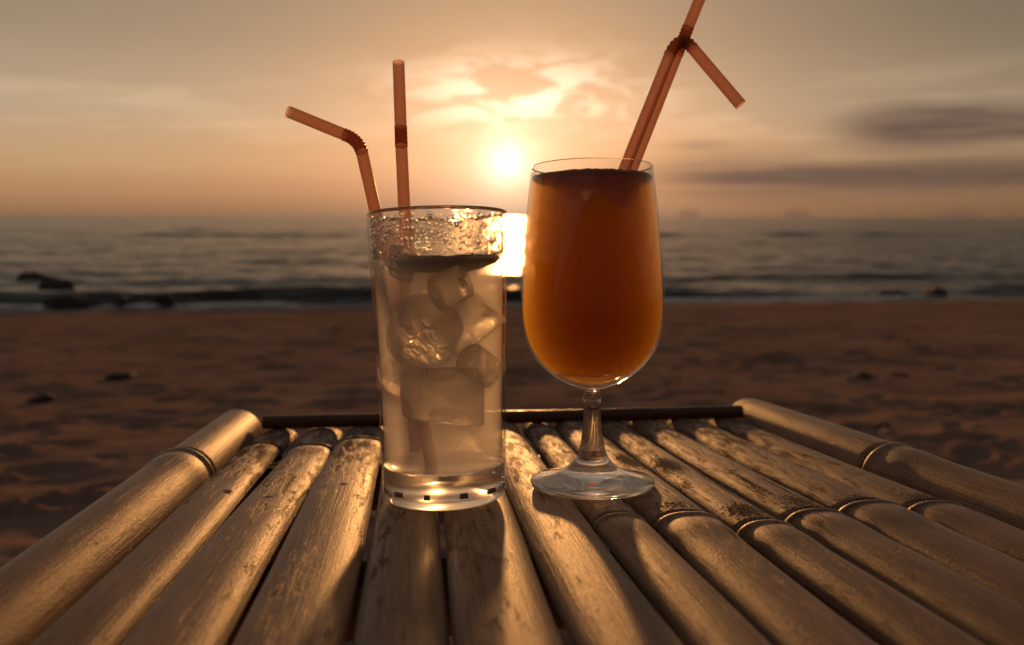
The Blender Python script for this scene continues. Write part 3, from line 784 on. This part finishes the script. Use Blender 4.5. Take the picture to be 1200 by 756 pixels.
p = principled(k, Base_Color=k.ramp(nz, [(0.35, (0.26, 0.11, 0.025)), (0.7, (0.55, 0.30, 0.10))]), Roughness=0.5, Normal=k.bump(nz, 0.9, 0.001))
k.put(k.out.inputs[0], p.outputs[0])
jr = jp[-4][0] + 0.0001
V, Fc = lathe([(0.0, JT-0.0008), (jr*0.8, JT-0.0008), (jr-0.0003, JT-0.0010), (jr, JT-0.0003), (jr-0.0004, JT+0.0003), (jr*0.9, JT-0.0002), (jr*0.5, JT), (0.0, JT)], 96)
V = [(x, y, z+0.0006*float(fbm(np.array(x*500), np.array(y*500), 33, 3))) for x, y, z in V]
mesh_obj('froth', V, Fc, FR, o)
G_ICE2 = solid_glass('ice_in_juice', rough=0.15, ior=1.12, clear=0.75, color=(0.95, 0.85, 0.6), bump=(150.0, 0.5, 0.003))
ice((-0.010, -0.006, JT-0.0055), (R(15), R(20)), 0.010, 0.009, 11, 'ice piece breaking the juice surface away from the straws', GOB, 'ice pieces in the goblet', G_ICE2)
ice((0.010, -0.012, JT-0.0055), (R(-12), R(10)), 0.009, 0.008, 12, 'ice piece breaking the juice surface in front of the straws', GOB, 'ice pieces in the goblet', G_ICE2)

# --- straws
def straw_mat(name, tr, tl):
    M, k = mat(name)
    t = k.node('ShaderNodeBsdfTransparent'); t.inputs[0].default_value = (*tr, 1)
    b = k.node('ShaderNodeBsdfTranslucent'); b.inputs[0].default_value = (*tl, 1)
    d = k.node('ShaderNodeBsdfPrincipled'); d.inputs['Base Color'].default_value = (*tl, 1); d.inputs['Roughness'].default_value = 0.25
    m1 = k.node('ShaderNodeMixShader'); m1.inputs[0].default_value = 0.45; k.put(m1.inputs[1], t.outputs[0]); k.put(m1.inputs[2], b.outputs[0])
    m2 = k.node('ShaderNodeMixShader'); m2.inputs[0].default_value = 0.14; k.put(m2.inputs[1], m1.outputs[0]); k.put(m2.inputs[2], d.outputs[0])
    k.put(k.out.inputs[0], m2.outputs[0]); return M
STM = straw_mat('straw_plastic', (0.95, 0.86, 0.80), (0.66, 0.45, 0.37))
STB = straw_mat('straw_bellows_plastic', (0.78, 0.58, 0.47), (0.48, 0.26, 0.17))
def polyline(pts, n=14, bend=None):
    out = []
    for a, b in zip(pts[:-1], pts[1:]):
        for i in range(n): out.append(a.lerp(b, i/n))
    return out+[pts[-1]]
def arc(a, corner, b, n=14):
    return [(a*(1-t)**2 + corner*2*t*(1-t) + b*t*t) for t in [i/n for i in range(n+1)]]
SR = 0.0031
def straw(bottom, b0, corner, b1, tip, label, group):
    """bottom-b0 lower tube, b0-corner-b1 ribbed bend, b1-tip upper tube"""
    root = empty('straw', Matrix.Translation(bottom))
    tag(root, label, 'straw', group)
    org = bottom
    def part(name, pts, rad, mt):
        V, Fc = tube([p-org for p in pts], rad, 24, 0.00028); return mesh_obj(name, V, Fc, mt, root, sharp=60)
    part('lower_tube', polyline([bottom, b0], 30), SR, STM)
    cpts = arc(b0, corner, b1, 48)
    part('ribbed_bend', cpts, [SR*(1.0+0.09*math.cos(i*math.pi/3)) for i in range(len(cpts))], STB)
    part('upper_tube', polyline([b1, tip], 20), SR, STM)
    return root
dT = 0.404
straw(at(507, 548, dT+0.008), at(424, 178, dT+0.026), at(419, 163, dT+0.0275), at(404, 158, dT+0.0285), at(338, 131, dT+0.033),
      'orange plastic straw bent over sideways in the tall tumbler', 'straws in the tall tumbler')
straw(at(487, 530, dT+0.016), at(470.3, 171, dT+0.0265), at(470, 160, dT+0.0275), at(469.6, 149, dT+0.028), at(467, 73, dT+0.033),
      'upright unbent orange plastic straw in the tall tumbler', 'straws in the tall tumbler')
dG = 0.4255
straw(at(716, 238, dG+0.017), at(785, 64, dG+0.022), at(797, 38, dG+0.023), at(811, 56, dG+0.021), at(868, 123, dG+0.014),
      'orange plastic straw folded over at its ribbed neck in the juice goblet', 'straws in the goblet')
straw(at(725, 238, dG+0.022), at(794, 63, dG+0.0305), at(800, 48, dG+0.0315), at(806, 33, dG+0.0325), at(842, -55, dG+0.040),
      'straight orange plastic straw behind the folded one in the juice goblet', 'straws in the goblet')
